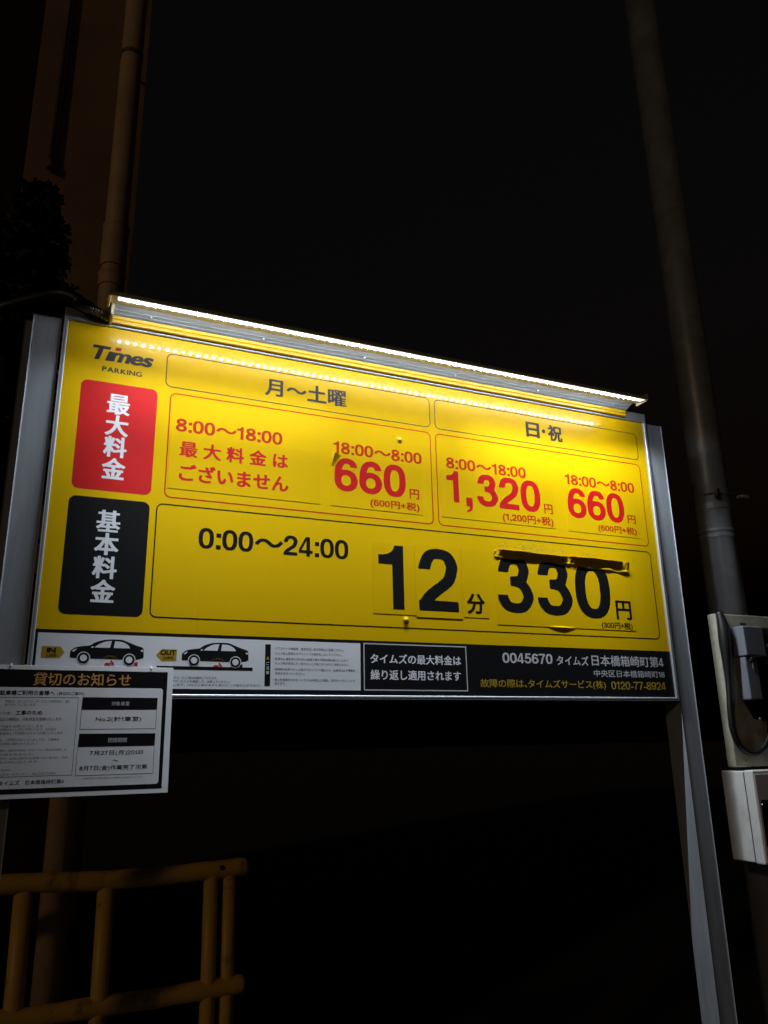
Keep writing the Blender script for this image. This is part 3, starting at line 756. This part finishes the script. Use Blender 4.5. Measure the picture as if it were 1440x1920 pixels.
for x, z, mm, r in ((2118, 156, M_bolt, 6.0), (1967, -66, M_brass, 5.5), (2004, -190, M_brass, 5.5), (2074, -66, M_bolt, 5.0), (2150, 204, M_brass, 10)):
    dd = 46 if z > 100 else 14 if x > 2070 else 0; b = MB(); b.dome((BX(x), dd, BZ(z)), r, 0.7); b.out('screw', mm, BOARD, smooth=True)
b = MB(); b.tube([W(2232, -33.8, 100), W(2232, -88, 100)], 0.02, 12); b.out('mounting_stud', M_pole, BOARD)

# white cabinet below the board
CAB = thing('control_cabinet', 'white steel cabinet with a grey front panel hung below the beige meter board', 'cabinet', W(2200, 0, -478))
b = MB(); b.bbox(2008, 2430, -62, 22, -476, -219, 4, 3); b.out('cabinet_body', M_cab, CAB)
b = MB(); b.box(2011, 2427, 22, 26, -473, -222); b.out('door_seal', M_ink, CAB)
b = MB(); b.bbox(2007, 2431, 26, 60, -478, -216, 4, 3); dr = b.out('cabinet_door', M_cab, CAB)
b = MB(); b.bbox(2013, 2425, 59.5, 61.5, -471, -227, 1, 1); b.out('door_panel', M_cabpanel, dr)
b = MB(); b.rrect(2022, 2250, -433, -300, 8, 61.8); wd = b.out('display_window', M_window, dr)
b = MB(); b.dome((2026, 61.9, -312), 1.6, 0.6); b.out('indicator', mat('indicator_white', (0.8, 0.8, 0.8), 0.3, emit=((1, 1, 1), 0.7)), wd)
b = MB(); b.box(2200, 2266, -84, -62.2, -390, -310); b.out('mounting_bracket', M_pole, CAB)

# ------------------------------------------------------------------ yellow guard rails behind the sign, lower left
RZ1, RZ2, RY = ZB - 0.502, ZB - 0.846, 0.90
GR = thing('guard_rail', 'yellow tubular guard rail behind the sign, ending in a pair of close posts', 'guard rail', (0.3, RY, 0))
def rail(z, y0, sag):
    pts = [(-1.25, y0 + 0.12, z - 0.02), (-0.6, y0 + 0.03, z + 0.004), (-0.2, y0, z + 0.006), (0.06, y0 - 0.01, z + 0.006 - sag), (0.26, y0 - 0.01, z - 0.004), (0.47, y0 - 0.005, z - 0.004), (0.700, y0, z + 0.002)]
    sm = [tuple(v) for v in smoothpts(pts, 7)]
    r = [0.0280 + 0.0012 * math.sin(i * 1.7) for i in range(len(sm))]
    e = Vector(sm[-1]); 
    sm += [tuple(e + Vector((0.008, 0, 0))), tuple(e + Vector((0.016, 0, 0))), tuple(e + Vector((0.021, 0, 0)))]; r += [0.0275, 0.0255, 0.016]
    b = MB(); b.tube(sm, r, 20); return b
rail(RZ1, RY, 0.0).out('rail', M_rail, GR, smooth=True); rail(RZ2, RY, 0.012).out('rail', M_rail, GR, smooth=True)
for x, y, r in ((-0.62, RY + 0.03, 0.026), (0.043, RY, 0.0275), (0.276, RY - 0.005, 0.0262), (0.600, RY - 0.002, 0.0235), (0.661, RY + 0.006, 0.0235)):
    b = MB(); b.tube([(x, y, 0), (x + 0.004, y, RZ2), (x, y, RZ1)], r, 18); b.out('rail_post', M_rail, GR, smooth=True)
for x, z in ((0.628, RZ1 + 0.008), (0.47, RZ1 - 0.006)):
    b = MB(); b.tube([(x, RY - 0.022, z), (x, RY - 0.032, z)], 0.007, 10); b.out('bolt_head', M_ink, GR)
G2 = thing('guard_rail', 'second yellow guard rail just showing behind the front rail below the notice', 'guard rail', (-0.2, 1.45, 0))
b = MB(); b.tube([(-1.4, 1.47, 1.085), (-0.4, 1.45, 1.10), (-0.05, 1.44, 1.105), (-0.02, 1.44, 1.105), (-0.008, 1.44, 1.105)], [0.03, 0.03, 0.03, 0.024, 0.010], 18); b.out('rail', M_rail, G2, smooth=True)
for x in (-0.9, -0.06, ):
    b = MB(); b.tube([(x, 1.45, 0), (x, 1.45, 1.09)], 0.024, 16); b.out('rail_post', M_rail, G2, smooth=True)
# ------------------------------------------------------------------ building and its pipes, upper left
BLD = thing('building', 'dark brown rendered building wall rising behind the left post of the sign', 'building', (-0.6, 1.6, 0))
def wbox(x0, x1, y0, y1, z0, z1): return MB().add([(x, y, z) for x in (x0, x1) for y in (y0, y1) for z in (z0, z1)], [(0, 1, 3, 2), (4, 6, 7, 5), (0, 4, 5, 1), (2, 3, 7, 6), (0, 2, 6, 4), (1, 5, 7, 3)])
wbox(-0.245, 0.225, 1.34, 2.0, 0, 7.5).out('corner_pier', M_wall, BLD)
wbox(-0.25, 0.23, 1.335, 1.3398, 0, 2.15).out('lower_wall_shade', M_wallshade, BLD)  # thin dark sheet added where the lower wall lies in shade
wbox(-4.0, -0.2452, 1.46, 2.0, 0, 7.5).out('recessed_wall', M_wallshade, BLD)
wbox(-4.0, 0.225, 2.0002, 6.0, 0, 7.5).out('side_wall', M_wallshade, BLD)
DP = thing('drain_pipe', 'brown drain pipe with socket joints running up the building wall', 'pipe', (0.148, 1.23, 0))
b = MB(); b.tube([(0.148, 1.23, 0.0), (0.148, 1.23, 7.4)], 0.048, 28); b.out('pipe_run', M_drain, DP, smooth=True)
for z, h in ((2.045, -0.20), (1.81, -0.06)):
    b = MB(); b.tube([(0.148, 1.23, ZB + z + h), (0.148, 1.23, ZB + z - 0.014), (0.148, 1.23, ZB + z)], [0.053, 0.0535, 0.0575], 28); b.out('socket', M_drain, DP, smooth=False)
for z in (2.6, 4.6):
    b = MB(); b.tube([(0.148, 1.23, z - 0.01), (0.148, 1.23, z + 0.01)], 0.051, 24); b.tube([(0.148, 1.28, z), (0.148, 1.345, z)], 0.008, 8); b.out('pipe_clip', M_conduit, DP)
CD = thing('conduit', 'thin grey conduit running down the brown wall left of the drain pipe', 'conduit', (-0.142, 1.32, 3.9))
b = MB(); b.tube([(-0.142, 1.32, ZB + 2.36), (-0.142, 1.32, 7.4)], 0.011, 14); b.out('conduit_tube', M_conduit, CD, smooth=True)
b = MB(); b.tube([(-0.142, 1.32, ZB + 2.335), (-0.142, 1.32, ZB + 2.375)], 0.017, 12); b.out('conduit_socket', M_conduit, CD)

# ------------------------------------------------------------------ dark tree beside the left post
TR = thing('garden_tree', 'dark narrow tree whose leaves show as a black outline against the brown wall', 'tree', (-0.16, 0.52, 0))
b = MB(); tp = [(-0.16, 0.52, 0), (-0.15, 0.53, 0.8), (-0.17, 0.52, 1.6), (-0.14, 0.52, 2.4), (-0.12, 0.52, 3.0)]
b.tube(tp, [0.045, 0.04, 0.032, 0.02, 0.008], 12)
for k in range(26):
    z = 1.5 + 1.6 * k / 26; a = k * 2.4; L = 0.22 * (1 - (z - 1.5) / 2.2) + 0.03
    p = Vector((-0.16 + 0.02 * (z - 1.5), 0.52, z)); b.tube([p, p + Vector((math.cos(a) * L, math.sin(a) * L, 0.14))], [0.010, 0.003], 6)
b.out('trunk', M_bark, TR, smooth=True)
def crown(n, sampler, size, m, name, parent):
    b = MB()
    for _ in range(n):
        c = Vector(sampler()); nrm = Vector((random.gauss(0, 1), random.gauss(-0.5, 1), random.gauss(0.4, 1))).normalized()
        t = nrm.orthogonal().normalized(); t.rotate(Matrix.Rotation(random.uniform(0, 6.28), 3, nrm)); s_ = nrm.cross(t)
        L = size * random.uniform(0.6, 1.3); wd_ = L * 0.42
        b.add([c, c + t * L * 0.45 + s_ * wd_ + nrm * L * 0.08, c + t * L, c + t * L * 0.45 - s_ * wd_ + nrm * L * 0.08], [(0, 1, 2, 3)])
    return b.out(name, m, parent)
TOPZ = ZB + 1.64
def s1():
    while True:
        z = TOPZ - (random.random() ** 0.8) * 1.05; h = (TOPZ - z)
        a = random.uniform(0, 6.283)
        r = 0.045 + 0.14 * min(1, h / 0.42) ** 0.8 * (0.82 + 0.30 * math.sin(z * 23 + a * 2) + 0.16 * math.sin(z * 57 - a * 3))
        q = r * math.sqrt(random.random())
        return (-0.125 - 0.03 * h + q * math.cos(a) * 0.85, 0.52 + q * math.sin(a) * 0.7, z)
crown(9000, s1, 0.030, M_leaf, 'crown', TR)
def s2():
    while True:
        p = Vector((random.uniform(-1, 1), random.uniform(-1, 1), random.uniform(-1, 1)))
        if p.length < 1: return (-0.205 + p.x * 0.15, 0.40 + p.y * 0.08, ZB + 1.08 + p.z * 0.13)
crown(900, s2, 0.035, M_deadleaf, 'dry_leaf_clump', TR)
